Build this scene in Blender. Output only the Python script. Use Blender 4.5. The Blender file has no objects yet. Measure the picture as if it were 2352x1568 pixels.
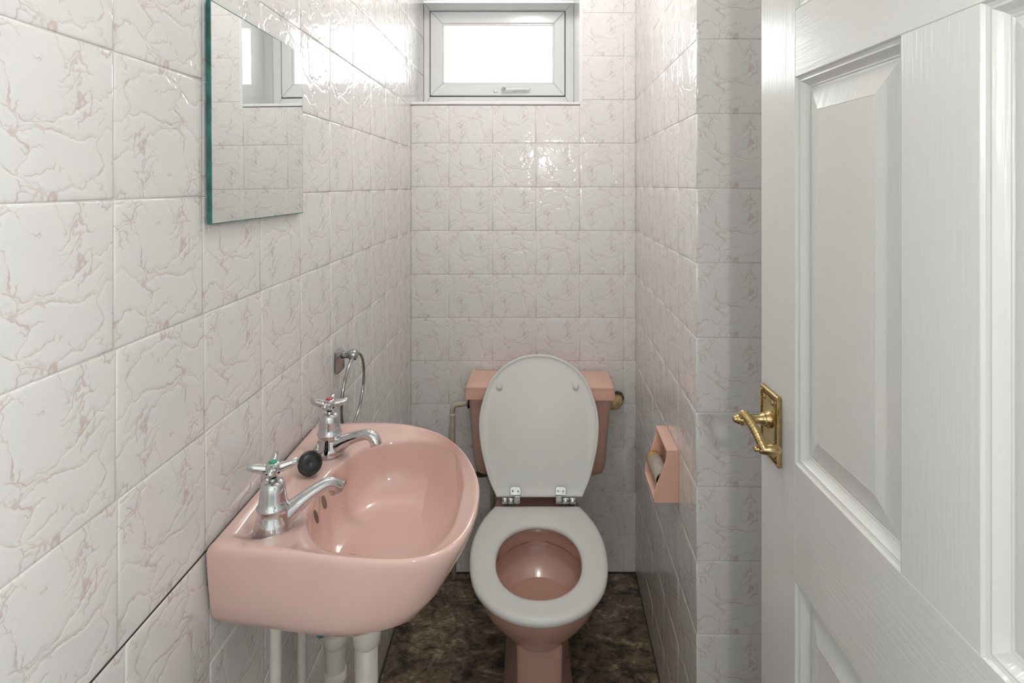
import bpy, bmesh, math, random
from mathutils import Vector, Matrix
from math import sin, cos, pi, radians

random.seed(7)
sc = bpy.context.scene
COL = sc.collection

# ------------------------------------------------------------------ camera
cam_d = bpy.data.cameras.new('camera')
cam = bpy.data.objects.new('camera', cam_d)
COL.objects.link(cam)
cam.location = (0, 0, 1.35)
cam.rotation_euler = (pi / 2, 0, 0)
cam_d.sensor_width = 36
cam_d.lens = 1305 / 2352 * 36
cam_d.shift_x = -34 / 2352
cam_d.shift_y = -359.5 / 2352
cam_d.clip_start = 0.02
sc.camera = cam

# ------------------------------------------------------------------ world, light, exposure
world = bpy.data.worlds.new('overcast_sky')
sc.world = world
world.use_nodes = True
bg = world.node_tree.nodes['Background']
bg.inputs[0].default_value = (0.975, 0.988, 1.0, 1)
bg.inputs[1].default_value = 9.0


def area(name, loc, rot, sx, sy, power=10, portal=False, color=(1, 1, 1)):
    d = bpy.data.lights.new(name, 'AREA')
    d.shape = 'RECTANGLE'
    d.size, d.size_y = sx, sy
    d.energy = power
    d.color = color
    if portal:
        d.cycles.is_portal = True
    o = bpy.data.objects.new(name, d)
    o.location = loc
    o.rotation_euler = rot
    COL.objects.link(o)
    return o


# portals only steer the sky light through the window and two added landing windows
area('window_portal', (-0.11, 2.36, 1.86), (-pi / 2, 0, 0), 0.62, 0.52, portal=True)
area('landing_left_portal', (-1.47, -0.90, 1.56), (pi / 2, 0, -pi / 2), 1.35, 1.25, portal=True)
area('landing_right_portal', (1.47, -0.90, 1.56), (pi / 2, 0, pi / 2), 1.35, 1.25, portal=True)

vs = sc.view_settings
vs.view_transform = 'Standard'
vs.look = 'None'
vs.exposure = 0.38
vs.gamma = 1.0
vs.use_curve_mapping = False
sc.cycles.max_bounces = 7
sc.cycles.diffuse_bounces = 4
sc.cycles.glossy_bounces = 4
sc.cycles.use_adaptive_sampling = True
sc.cycles.adaptive_threshold = 0.06
sc.cycles.adaptive_min_samples = 16
sc.cycles.transparent_max_bounces = 12
sc.cycles.sample_clamp_indirect = 6
sc.cycles.caustics_reflective = False
sc.cycles.use_denoising = True


# ------------------------------------------------------------------ node helpers
def new_mat(name):
    m = bpy.data.materials.new(name)
    m.use_nodes = True
    nt = m.node_tree
    return m, nt, nt.nodes['Principled BSDF']


def N(nt, t, **kw):
    n = nt.nodes.new(t)
    for k, v in kw.items():
        if k.startswith('i_'):
            n.inputs[int(k[2:])].default_value = v
        else:
            setattr(n, k, v)
    return n


def L(nt, a, b):
    nt.links.new(a, b)


def math_node(nt, op, a, b=None, clamp=False):
    n = N(nt, 'ShaderNodeMath', operation=op, use_clamp=clamp)
    for i, v in enumerate((a, b)):
        if v is None:
            continue
        if isinstance(v, (int, float)):
            n.inputs[i].default_value = v
        else:
            L(nt, v, n.inputs[i])
    return n.outputs[0]


def maprange(nt, v, a, b, c, d, interp='SMOOTHSTEP'):
    n = N(nt, 'ShaderNodeMapRange', interpolation_type=interp)
    if isinstance(v, (int, float)):
        n.inputs[0].default_value = v
    else:
        L(nt, v, n.inputs[0])
    for i, x in zip((1, 2, 3, 4), (a, b, c, d)):
        if isinstance(x, (int, float)):
            n.inputs[i].default_value = x
        else:
            L(nt, x, n.inputs[i])
    return n.outputs[0]


def vmath(nt, op, a, b=None, scale=None):
    n = N(nt, 'ShaderNodeVectorMath', operation=op)
    for i, v in enumerate((a, b)):
        if v is None:
            continue
        if isinstance(v, tuple):
            n.inputs[i].default_value = v
        else:
            L(nt, v, n.inputs[i])
    if scale is not None:
        if isinstance(scale, (int, float)):
            n.inputs['Scale'].default_value = scale
        else:
            L(nt, scale, n.inputs['Scale'])
    return n.outputs[0]


def noise(nt, vec, scale, detail=2, rough=0.5, out=0, dist=0.0, dim='3D'):
    n = N(nt, 'ShaderNodeTexNoise', noise_dimensions=dim)
    n.inputs['Scale'].default_value = scale
    n.inputs['Detail'].default_value = detail
    n.inputs['Roughness'].default_value = rough
    n.inputs['Distortion'].default_value = dist
    L(nt, vec, n.inputs['Vector'])
    return n.outputs[out]


def mix_col(nt, f, a, b):
    n = N(nt, 'ShaderNodeMix', data_type='RGBA')
    if isinstance(f, (int, float)):
        n.inputs[0].default_value = f
    else:
        L(nt, f, n.inputs[0])
    for i, v in ((6, a), (7, b)):
        if isinstance(v, tuple):
            n.inputs[i].default_value = v if len(v) == 4 else (*v, 1)
        else:
            L(nt, v, n.inputs[i])
    return n.outputs[2]


def bump(nt, h, strength, dist, bsdf):
    n = N(nt, 'ShaderNodeBump')
    n.inputs['Strength'].default_value = strength
    n.inputs['Distance'].default_value = dist
    L(nt, h, n.inputs['Height'])
    L(nt, n.outputs[0], bsdf.inputs['Normal'])


def plain(name, col, rough=0.5, metal=0.0, nscale=0, namp=0.0, bscale=0, bdist=0.0, coat=0.0, spec=0.5):
    m, nt, b = new_mat(name)
    b.inputs['Base Color'].default_value = (*col, 1)
    b.inputs['Roughness'].default_value = rough
    b.inputs['Metallic'].default_value = metal
    b.inputs['Coat Weight'].default_value = coat
    b.inputs['Coat Roughness'].default_value = 0.04
    b.inputs['Specular IOR Level'].default_value = spec
    tc = N(nt, 'ShaderNodeTexCoord').outputs['Object']
    if nscale:
        f = noise(nt, tc, nscale, 4, 0.6)
        f = maprange(nt, f, 0.3, 0.7, 0, 1)
        d = tuple(max(0, c * (1 - namp)) for c in col)
        L(nt, mix_col(nt, f, (*d, 1), (*col, 1)), b.inputs['Base Color'])
    if bscale:
        bump(nt, noise(nt, tc, bscale, 3, 0.5), 1.0, bdist, b)
    return m


def tile_material():
    m, nt, b = new_mat('marbled_tile')
    tc = N(nt, 'ShaderNodeTexCoord').outputs['Object']
    info = N(nt, 'ShaderNodeObjectInfo')
    sep = N(nt, 'ShaderNodeSeparateColor')
    L(nt, info.outputs['Color'], sep.inputs[0])
    sgn = maprange(nt, sep.outputs[0], 0, 1, -1, 1, 'LINEAR')      # printed tile turned by half a turn or not
    p0 = vmath(nt, 'SCALE', tc, scale=sgn)
    off = N(nt, 'ShaderNodeCombineXYZ')
    L(nt, sep.outputs[1], off.inputs[2])
    p0 = vmath(nt, 'MULTIPLY', p0, (1, 1, 0))
    p0 = vmath(nt, 'ADD', p0, off.outputs[0])
    n1 = vmath(nt, 'SUBTRACT', noise(nt, p0, 13, 1, 0.5, 1, dim='2D'), (0.5, 0.5, 0.5))
    n2 = vmath(nt, 'SUBTRACT', noise(nt, p0, 60, 2, 0.55, 1, dim='2D'), (0.5, 0.5, 0.5))
    p = vmath(nt, 'ADD', p0, vmath(nt, 'SCALE', n1, scale=0.085))
    p = vmath(nt, 'ADD', p, vmath(nt, 'SCALE', n2, scale=0.020))
    mp = N(nt, 'ShaderNodeMapping')
    mp.inputs['Rotation'].default_value = (0, 0, radians(40))
    mp.inputs['Scale'].default_value = (0.62, 1.15, 1)
    L(nt, p, mp.inputs[0])
    q = mp.outputs[0]

    def vor(scale, vec):
        v = N(nt, 'ShaderNodeTexVoronoi', feature='DISTANCE_TO_EDGE', voronoi_dimensions='2D')
        v.inputs['Scale'].default_value = scale
        L(nt, vec, v.inputs['Vector'])
        return v.outputs['Distance']
    d1 = vor(21, q)
    d2 = vor(47, q)
    m1 = noise(nt, p0, 34, 1, 0.5, dim='2D')
    w1 = maprange(nt, m1, 0.46, 0.70, 0.0, 0.034)
    l1 = maprange(nt, d1, 0.0, math_node(nt, 'ADD', w1, 0.016), 1, 0)
    m2 = noise(nt, vmath(nt, 'ADD', p0, (3.1, 1.7, 0)), 21, 1, 0.5, dim='2D')
    w2 = maprange(nt, m2, 0.45, 0.70, 0.0, 0.085)
    l2 = maprange(nt, d2, 0.0, math_node(nt, 'ADD', w2, 0.001), 1, 0)
    l2 = math_node(nt, 'MULTIPLY', l2, maprange(nt, w2, 0.0, 0.05, 0, 1))
    l1 = math_node(nt, 'MULTIPLY', l1, maprange(nt, w1, 0.0, 0.03, 0.7, 1))
    vein = math_node(nt, 'MAXIMUM', l1, math_node(nt, 'MULTIPLY', l2, 0.9))
    vc = mix_col(nt, m2, (0.61, 0.475, 0.455), (0.61, 0.49, 0.44))
    col = mix_col(nt, math_node(nt, 'MULTIPLY', vein, 0.80), (0.80, 0.785, 0.778), vc)
    L(nt, col, b.inputs['Base Color'])
    b.inputs['Roughness'].default_value = 0.07
    b.inputs['Specular IOR Level'].default_value = 0.5
    # relief: cells swell between the veins
    g1 = maprange(nt, d1, 0.0, 0.14, 0, 1)
    g2 = maprange(nt, d2, 0.0, 0.30, 0, 1)
    g2 = math_node(nt, 'MULTIPLY', math_node(nt, 'SUBTRACT', g2, 1.0), maprange(nt, w2, 0.0, 0.10, 0, 1))
    h = math_node(nt, 'ADD', math_node(nt, 'MULTIPLY', g1, 0.6), math_node(nt, 'MULTIPLY', g2, 0.5))
    h = math_node(nt, 'ADD', h, math_node(nt, 'MULTIPLY', m2, 0.8))
    bump(nt, h, 1.0, 0.0006, b)
    return m


def grain_material(name, axis):
    """white paint over an embossed wood grain that runs along the given axis"""
    m, nt, b = new_mat(name)
    b.inputs['Base Color'].default_value = (0.70, 0.70, 0.69, 1)
    b.inputs['Roughness'].default_value = 0.22
    tc = N(nt, 'ShaderNodeTexCoord').outputs['Object']
    mp = N(nt, 'ShaderNodeMapping')
    mp.inputs['Scale'].default_value = (1, 7, 130) if axis == 'Y' else (1, 130, 7)
    L(nt, tc, mp.inputs[0])
    f = noise(nt, mp.outputs[0], 1.6, 3, 0.6, dist=0.25)
    f = maprange(nt, f, 0.35, 0.65, 0, 1)
    bump(nt, f, 1.0, 0.00012, b)
    return m


def floor_material():
    m, nt, b = new_mat('brown_vinyl')
    tc = N(nt, 'ShaderNodeTexCoord').outputs['Object']
    mp = N(nt, 'ShaderNodeMapping')
    mp.inputs['Rotation'].default_value = (0, 0, radians(30))
    mp.inputs['Scale'].default_value = (1, 1.5, 1)
    L(nt, tc, mp.inputs[0])
    a = noise(nt, mp.outputs[0], 11, 6, 0.72, dist=0.9)
    c = noise(nt, mp.outputs[0], 60, 4, 0.7, dist=0.3)
    big = noise(nt, mp.outputs[0], 7, 2, 0.5)
    f = math_node(nt, 'ADD', math_node(nt, 'MULTIPLY', a, 0.7), math_node(nt, 'MULTIPLY', c, 0.3))
    f1 = maprange(nt, f, 0.41, 0.52, 0, 1)
    f2 = maprange(nt, f, 0.53, 0.60, 0, 1)
    dark = mix_col(nt, maprange(nt, big, 0.4, 0.6, 0, 1), (0.035, 0.024, 0.017), (0.030, 0.032, 0.022))
    col = mix_col(nt, f1, dark, (0.165, 0.118, 0.078))
    col = mix_col(nt, f2, col, (0.37, 0.30, 0.225))
    L(nt, col, b.inputs['Base Color'])
    b.inputs['Roughness'].default_value = 0.5
    bump(nt, c, 1.0, 0.0004, b)
    return m


def ceramic(name, col, rough=0.09, grime=None):
    m, nt, b = new_mat(name)
    tc = N(nt, 'ShaderNodeTexCoord').outputs['Object']
    f = maprange(nt, noise(nt, tc, 9, 3, 0.55), 0.3, 0.7, 0, 1)
    c = mix_col(nt, f, tuple(x * 0.96 for x in col), col)
    if grime:
        z = N(nt, 'ShaderNodeSeparateXYZ')
        L(nt, tc, z.inputs[0])
        g = maprange(nt, noise(nt, tc, 55, 5, 0.7), 0.55, 0.75, 0, grime)
        c = mix_col(nt, g, c, (0.35, 0.22, 0.15))
    L(nt, c, b.inputs['Base Color'])
    b.inputs['Roughness'].default_value = rough
    b.inputs['Coat Weight'].default_value = 0.3
    b.inputs['Coat Roughness'].default_value = 0.03
    bump(nt, noise(nt, tc, 35, 2, 0.5), 1.0, 0.00012, b)
    return m


def glass_pane_material():
    m = bpy.data.materials.new('window_glass')
    m.use_nodes = True
    nt = m.node_tree
    nt.nodes.clear()
    out = N(nt, 'ShaderNodeOutputMaterial')
    tr = N(nt, 'ShaderNodeBsdfTransparent')
    tr.inputs[0].default_value = (0.95, 0.97, 0.96, 1)
    gl = N(nt, 'ShaderNodeBsdfGlossy')
    gl.inputs['Roughness'].default_value = 0.05
    fr = N(nt, 'ShaderNodeFresnel')
    mx = N(nt, 'ShaderNodeMixShader')
    L(nt, fr.outputs[0], mx.inputs[0])
    L(nt, tr.outputs[0], mx.inputs[1])
    L(nt, gl.outputs[0], mx.inputs[2])
    L(nt, mx.outputs[0], out.inputs[0])
    return m


M = {}
M['tile'] = tile_material()
M['grout'] = plain('grout', (0.78, 0.76, 0.735), 0.8, nscale=40, namp=0.15)
M['dark_grout_gap_shade'] = plain('dark_joint_gap_shade', (0.05, 0.045, 0.04), 0.8)  # dark joints and bead; also the painted shade behind the basin
M['paint'] = plain('white_emulsion', (0.82, 0.82, 0.80), 0.6)
M['plaster'] = plain('reveal_plaster', (0.84, 0.84, 0.84), 0.05, bscale=30, bdist=0.0002)
M['hall'] = plain('landing_paint', (0.86, 0.855, 0.84), 0.65)
M['grain_v'] = grain_material('white_door_vertical_grain', 'Z')
M['grain_h'] = grain_material('white_door_horizontal_grain', 'Y')
M['upvc'] = plain('white_upvc', (0.80, 0.81, 0.815), 0.22, nscale=8, namp=0.02)
M['gasket'] = plain('grey_gasket', (0.03, 0.03, 0.03), 0.6, nscale=30, namp=0.2)
M['glass'] = glass_pane_material()
M['floor'] = floor_material()
M['carpet'] = plain('landing_carpet', (0.12, 0.10, 0.085), 0.9, nscale=120, namp=0.4, bscale=200, bdist=0.002)
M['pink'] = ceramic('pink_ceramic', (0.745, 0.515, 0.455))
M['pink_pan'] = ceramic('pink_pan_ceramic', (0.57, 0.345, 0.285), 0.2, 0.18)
M['peach'] = ceramic('peach_pink_ceramic', (0.77, 0.47, 0.37))
M['seat'] = plain('white_seat_plastic', (0.70, 0.70, 0.685), 0.3, nscale=14, namp=0.02, bscale=25, bdist=0.0002, spec=0.35)
M['chrome'] = plain('chrome', (0.66, 0.67, 0.69), 0.06, 1.0, nscale=25, namp=0.05, bscale=60, bdist=0.0001)
M['dull_chrome'] = plain('worn_chrome', (0.52, 0.53, 0.53), 0.14, 1.0, nscale=90, namp=0.3)
M['brass'] = plain('aged_brass', (0.62, 0.46, 0.22), 0.2, 1.0, nscale=60, namp=0.3)
M['brass_dark'] = plain('tarnished_brass', (0.40, 0.28, 0.12), 0.28, 1.0, nscale=80, namp=0.5)
M['rubber'] = plain('black_rubber', (0.012, 0.012, 0.011), 0.32, nscale=50, namp=0.4)
M['mirror'] = plain('mirror_silver', (0.82, 0.85, 0.835), 0.003, 1.0)
M['mirror_edge'] = plain('green_glass_edge', (0.03, 0.21, 0.175), 0.15, nscale=30, namp=0.5)
M['pipe'] = plain('painted_pipe', (0.68, 0.645, 0.59), 0.4, nscale=18, namp=0.12, bscale=60, bdist=0.0008)
M['pipe_old'] = plain('yellowed_pipe', (0.62, 0.54, 0.42), 0.45, nscale=30, namp=0.25, bscale=60, bdist=0.0006)
M['card'] = plain('grey_cardboard', (0.47, 0.42, 0.34), 0.85, nscale=90, namp=0.15)
M['card_in'] = plain('dark_tube_inside', (0.10, 0.085, 0.07), 0.9, nscale=50, namp=0.3)
M['ochre'] = plain('ochre_spindle', (0.52, 0.30, 0.09), 0.5, nscale=40, namp=0.2)
M['fitting'] = plain('yellowed_plastic', (0.56, 0.40, 0.20), 0.5, nscale=70, namp=0.45, bscale=80, bdist=0.001)
M['red'] = plain('red_disc', (0.45, 0.02, 0.04), 0.3, nscale=90, namp=0.1)
M['green'] = plain('green_disc', (0.02, 0.33, 0.17), 0.3, nscale=90, namp=0.1)
M['teal'] = plain('teal_plastic', (0.04, 0.20, 0.23), 0.4, nscale=60, namp=0.4)
M['water'] = plain('pan_water', (0.10, 0.06, 0.045), 0.03, bscale=20, bdist=0.0003)
M['hole'] = plain('overflow_dark', (0.20, 0.145, 0.115), 0.5, nscale=60, namp=0.5)
M['debris'] = plain('dirty_fitting', (0.11, 0.09, 0.07), 0.7, nscale=90, namp=0.7)
M['lamp'] = plain('lamp_base', (0.8, 0.8, 0.78), 0.3, nscale=20, namp=0.02)


# ------------------------------------------------------------------ mesh helpers
class MB:
    def __init__(s):
        s.v, s.f, s.sm = [], [], []

    def add(s, vs_, fs, smooth=True):
        o = len(s.v)
        s.v += [tuple(v) for v in vs_]
        s.f += [tuple(i + o for i in f) for f in fs]
        s.sm += [smooth] * len(fs)
        return s

    def loft(s, rings, cap0=True, cap1=True, smooth=True, closed=True):
        n = len(rings[0])
        vs_ = [p for r in rings for p in r]
        fs = []
        for k in range(len(rings) - 1):
            for i in range(n if closed else n - 1):
                j = (i + 1) % n
                fs.append((k * n + i, k * n + j, (k + 1) * n + j, (k + 1) * n + i))
        if cap0:
            fs.append(tuple(reversed(range(n))))
        if cap1:
            fs.append(tuple((len(rings) - 1) * n + i for i in range(n)))
        return s.add(vs_, fs, smooth)

    def tube(s, path, rad, n=14, caps=True, flat=1.0, up=(0, 0, 1)):
        path = [Vector(p) for p in path]
        if isinstance(rad, (int, float)):
            rad = [rad] * len(path)
        rings = []
        prev = None
        for i, p in enumerate(path):
            a = path[max(i - 1, 0)]
            c = path[min(i + 1, len(path) - 1)]
            t = (c - a).normalized()
            if prev is None:
                u = Vector(up)
                if abs(u.dot(t)) > 0.95:
                    u = Vector((1, 0, 0))
                u = (u - t * u.dot(t)).normalized()
            else:
                u = (prev - t * prev.dot(t)).normalized()
            prev = u
            w = t.cross(u)
            rings.append([p + (u * cos(2 * pi * k / n) * flat + w * sin(2 * pi * k / n)) * rad[i] for k in range(n)])
        return s.loft(rings, caps, caps)

    def closed_tube(s, path, rad, n=12):
        path = [Vector(p) for p in path]
        m = len(path)
        cen = sum(path, Vector()) / m
        rings = []
        for i, p in enumerate(path):
            t = (path[(i + 1) % m] - path[i - 1]).normalized()
            u = (p - cen).normalized()
            w = t.cross(u).normalized()
            rings.append([p + (u * cos(2 * pi * k / n) + w * sin(2 * pi * k / n)) * rad for k in range(n)])
        rings.append(rings[0])
        return s.loft(rings, False, False)

    def lathe(s, prof, origin=(0, 0, 0), axis=(0, 0, 1), n=32, sx=1.0):
        ax = Vector(axis).normalized()
        u = Vector((1, 0, 0)) if abs(ax.x) < 0.9 else Vector((0, 1, 0))
        u = (u - ax * u.dot(ax)).normalized()
        w = ax.cross(u)
        o = Vector(origin)
        rings = []
        for r, h in prof:
            r = max(r, 1e-5)
            rings.append([o + ax * h + (u * cos(2 * pi * k / n) * sx + w * sin(2 * pi * k / n)) * r for k in range(n)])
        return s.loft(rings, True, True)

    def box(s, lo, hi):
        x0, y0, z0 = lo
        x1, y1, z1 = hi
        v = [(x0, y0, z0), (x1, y0, z0), (x1, y1, z0), (x0, y1, z0), (x0, y0, z1), (x1, y0, z1), (x1, y1, z1), (x0, y1, z1)]
        return s.add(v, [(0, 3, 2, 1), (4, 5, 6, 7), (0, 1, 5, 4), (1, 2, 6, 5), (2, 3, 7, 6), (3, 0, 4, 7)], False)

    def build(s, name, mat, parent=None, bevel=0, segs=2, subsurf=0, autosmooth=None, weld=False):
        me = bpy.data.meshes.new(name)
        off = Vector((0, 0, 0))
        if parent is not None:
            off = ORIGIN.get(parent.name, off)
        me.from_pydata([tuple(Vector(v) - off) for v in s.v], [], s.f)
        me.polygons.foreach_set('use_smooth', s.sm)
        me.validate()
        bm = bmesh.new()
        bm.from_mesh(me)
        if weld:
            bmesh.ops.remove_doubles(bm, verts=bm.verts, dist=1e-6)
        bmesh.ops.recalc_face_normals(bm, faces=bm.faces)
        bm.to_mesh(me)
        bm.free()
        me.materials.append(mat)
        o = bpy.data.objects.new(name, me)
        COL.objects.link(o)
        if parent is not None:
            o.parent = parent
            ORIGIN[o.name] = off
        if bevel:
            b = o.modifiers.new('bevel', 'BEVEL')
            b.width = bevel
            b.segments = segs
            b.limit_method = 'ANGLE'
            b.angle_limit = radians(35)
            if hasattr(b, 'harden_normals'):
                b.harden_normals = False
        if subsurf:
            q = o.modifiers.new('subsurf', 'SUBSURF')
            q.levels = q.render_levels = subsurf
        if autosmooth:
            me.set_sharp_from_angle(angle=radians(autosmooth))
        return o


ORIGIN = {}


def tag(o, label=None, cat=None, group=None, kind=None):
    if label:
        o['label'] = label
    if cat:
        o['category'] = cat
    if group:
        o['group'] = group
    if kind:
        o['kind'] = kind
    return o


def thing(name, loc, label, cat, group=None):
    o = bpy.data.objects.new(name, None)
    o.empty_display_size = 0.05
    o.location = loc
    COL.objects.link(o)
    ORIGIN[o.name] = Vector(loc)
    return tag(o, label, cat, group)


def catmull(pts, closed=True, seg=8):
    out = []
    n = len(pts)
    rng = n if closed else n - 1
    for i in range(rng):
        if closed:
            p0, p1, p2, p3 = (Vector(pts[(i + k - 1) % n]) for k in range(4))
        else:
            p1, p2 = Vector(pts[i]), Vector(pts[i + 1])
            p0 = Vector(pts[i - 1]) if i > 0 else p1 * 2 - p2
            p3 = Vector(pts[i + 2]) if i + 2 < n else p2 * 2 - p1
        for k in range(seg):
            t = k / seg
            out.append(0.5 * ((2 * p1) + (-p0 + p2) * t + (2 * p0 - 5 * p1 + 4 * p2 - p3) * t * t + (-p0 + 3 * p1 - 3 * p2 + p3) * t ** 3))
    if not closed:
        out.append(Vector(pts[-1]))
    return out


def smooth(a, b, x):
    t = min(1, max(0, (x - a) / (b - a)))
    return t * t * (3 - 2 * t)


# ------------------------------------------------------------------ the room
XL = -0.403          # face of the left tiles
YB = 1.9775          # face of the back tiles
YW = 2.219           # window frame plane
XNE, YNE = 0.3467, 1.160   # outside corner of the right wall
XBK = 0.379          # right wall at the back corner
SILL = 1.6387
CEIL = 2.36
XWR = 0.1833         # right side of the window opening
HEAD = 2.075
TT = 0.0014          # tile face stands proud of its grout bed

floor = MB().box((-0.60, 0.0, -0.05), (1.0, 2.25, 0.0)).build('floor', M['floor'])
tag(floor, 'dark brown mottled vinyl floor', None, None, 'structure')
tag(MB().box((-1.4, -1.85, -0.05), (1.4, 0.0, 0.0)).build('floor_landing', M['carpet']), kind='structure')
tag(MB().box((-0.60, 0.0, CEIL), (1.0, 2.25, CEIL + 0.06)).build('ceiling', M['paint']), kind='structure')
tag(MB().box((-1.4, -1.85, CEIL + 0.04), (1.4, 0.0, CEIL + 0.10)).build('ceiling_landing', M['paint']), kind='structure')

wall_left = tag(MB().box((XL - 0.10, 0.10, 0), (XL - TT, 2.36, CEIL)).build('wall_left', M['grout']), kind='structure')

mb = MB()
mb.box((XL - TT, YB + TT, 0), (XBK + 0.12, 2.36, SILL - 0.012))
mb.box((XWR + TT, YB + TT, SILL - 0.012), (XBK + 0.12, 2.36, CEIL))
mb.box((XL - TT, YB + TT, HEAD), (XWR + TT, 2.36, CEIL))
wall_back = tag(mb.build('wall_back', M['grout']), kind='structure')

# right wall: a thick tiled pier whose left face is slightly out of square
dirR = Vector((XNE - XBK, YNE - YB, 0)).normalized()
nR = Vector((dirR.y, -dirR.x, 0))
if nR.x > 0:
    nR = -nR
a = Vector((XBK, YB + 0.02, 0)) - nR * TT
b_ = Vector((XNE, YNE, 0)) - nR * TT + Vector((0, TT, 0))
rings = []
for z in (0, CEIL):
    rings.append([(a.x, a.y, z), (b_.x, b_.y, z), (1.0, YNE + TT, z), (1.0, a.y, z)])
wall_right = tag(MB().loft(rings, smooth=False).build('wall_right', M['grout']), kind='structure')
tag(MB().box((0.56, 0.10, 0), (0.62, YNE, CEIL)).build('wall_right_behind_door', M['paint']), kind='structure')

# front wall with the doorway the camera stands in
mb = MB()
mb.box((-1.4, 0.0, 0), (XL - 0.002, 0.10, CEIL))
mb.box((0.425, 0.0, 0), (1.4, 0.10, CEIL))
mb.box((XL - 0.002, 0.0, 2.03), (0.425, 0.10, CEIL))
tag(mb.build('wall_front', M['paint']), kind='structure')
# door lining
mb = MB()
mb.box((0.400, -0.01, 0), (0.425, 0.112, 2.03))
mb.box((XL - 0.002, -0.01, 2.005), (0.425, 0.112, 2.03))
tag(mb.build('trim_1', M['upvc'], bevel=0.002), kind='structure')

# landing behind the camera, with side windows added as fill light
tag(MB().box((-1.4, -1.85, 0), (1.4, -1.75, CEIL + 0.04)).build('wall_landing_back', M['hall']), kind='structure')
for side, nm, wn in ((-1, 'wall_landing_left', 'fill_window_2'), (1, 'wall_landing_right', 'fill_window_3')):
    xa, xb = sorted((side * 1.40, side * 1.46))
    mb = MB()
    mb.box((xa, -1.85, 0), (xb, 0.0, 0.95))
    mb.box((xa, -1.85, 2.15), (xb, 0.0, CEIL + 0.04))
    mb.box((xa, -1.85, 0.95), (xb, -1.55, 2.15))
    mb.box((xa, -0.25, 0.95), (xb, 0.0, 2.15))
    tag(mb.build(nm, M['hall']), kind='structure')
    w2 = thing(wn, (side * 1.43, -0.90, 0.95), None, None)
    tag(w2, kind='structure')
    mb = MB()
    xa, xb = sorted((side * 1.41, side * 1.45))
    for y0, y1, z0, z1 in ((-1.55, -1.50, 0.95, 2.15), (-0.30, -0.25, 0.95, 2.15), (-1.50, -0.30, 0.95, 1.0), (-1.50, -0.30, 2.10, 2.15), (-0.925, -0.875, 1.0, 2.10)):
        mb.box((xa, y0, z0), (xb, y1, z1))
    mb.build('window_frame', M['upvc'], w2, bevel=0.004)
    for y0, y1 in ((-1.50, -0.925), (-0.875, -0.30)):
        MB().box((side * 1.43 - 0.002, y0, 1.0), (side * 1.43 + 0.002, y1, 2.10)).build('pane', M['glass'], w2)

# ------------------------------------------------------------------ wall tiles, one object each
TCACHE = {}


def tile_mesh(x0, y0, x1, y1):
    key = tuple(round(v * 2000) for v in (x0, y0, x1, y1))
    if key in TCACHE:
        return TCACHE[key]
    prof = [(0.0, -0.0045), (0.0, -0.0009), (0.0010, -0.00028), (0.0030, 0.0), (0.012, 0.0)]
    w = min(x1 - x0, y1 - y0) / 2
    v, f = [], []
    for d, z in prof:
        d = min(d, w * 0.8)
        v += [(x0 + d, y0 + d, z), (x1 - d, y0 + d, z), (x1 - d, y1 - d, z), (x0 + d, y1 - d, z)]
    for k in range(len(prof) - 1):
        for i in range(4):
            j = (i + 1) % 4
            f.append((k * 4 + i, k * 4 + j, k * 4 + 4 + j, k * 4 + 4 + i))
    k = (len(prof) - 1) * 4
    f.append((k, k + 1, k + 2, k + 3))
    me = bpy.data.meshes.new('tile')
    me.from_pydata(v, [], f)
    me.polygons.foreach_set('use_smooth', [i >= 4 for i in range(len(f))])
    me.materials.append(M['tile'])
    TCACHE[key] = me
    return me


def place_tile(parent, org, u, n, u0, u1, v0, v1, cu, cv, flip=None, gap=0.0006, tilt=0.0022, seed=0.0):
    """rectangle u0..u1, v0..v1 on the wall; cu, cv is the centre of the uncut tile"""
    if u1 - u0 < 0.006 or v1 - v0 < 0.006:
        return
    me = tile_mesh(u0 + gap - cu, v0 + gap - cv, u1 - gap - cu, v1 - gap - cv)
    o = bpy.data.objects.new('tile', me)
    COL.objects.link(o)
    o.parent = parent
    U = Vector(u)
    V = Vector((0, 0, 1))
    W = Vector(n)
    m = Matrix((U, V, W)).transposed().to_4x4()
    m.translation = Vector(org) + U * cu + V * cv
    m = m @ Matrix.Rotation(random.uniform(-tilt, tilt), 4, 'X') @ Matrix.Rotation(random.uniform(-tilt, tilt), 4, 'Y')
    o.matrix_local = m
    f = random.random() < 0.35 if flip is None else flip
    o.color = (1.0 if f else 0.0, seed, 0, 1)


def cells(j):
    return list(zip(j[:-1], j[1:]))


# back wall (u = x, v = z)
bj_u = [XL] + [(px - 1210) * 0.0015153 for px in (1031, 1131, 1231, 1331.5, 1433)] + [XBK]
bj_v = [0.0] + [1.35 - (y - 424.5) * 0.0015153 for y in (1229, 1130, 1029.5, 927.5, 829, 730, 630.5, 530, 429.5, 329, 229, 129, 29.7, -70.5, -171)] + [CEIL]
P = 0.152
for ci, (u0, u1) in enumerate(cells(bj_u)):
    cu = u1 - P / 2 if ci == 0 else u0 + P / 2
    if ci == len(bj_u) - 2:
        cu = u0 + P / 2
    for ri, (v0, v1) in enumerate(cells(bj_v)):
        cv = v1 - P / 2 if ri == 0 else v0 + P / 2
        if ci < 4:
            if v0 > SILL - 0.02 and v1 < HEAD:
                continue
            if v0 < SILL - 0.02 < v1:
                v1 = SILL - 0.011
            if v0 < HEAD < v1:
                v0 = HEAD + 0.001
                if v1 - v0 < 0.01:
                    continue
            if v0 > SILL - 0.02 and v1 <= HEAD + 0.002:
                continue
        place_tile(wall_back, (0, YB, 0), (1, 0, 0), (0, -1, 0), u0, u1, v0, v1, cu, cv, flip=(ci * 7 + ri * 3) % 5 in (0, 2))

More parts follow.
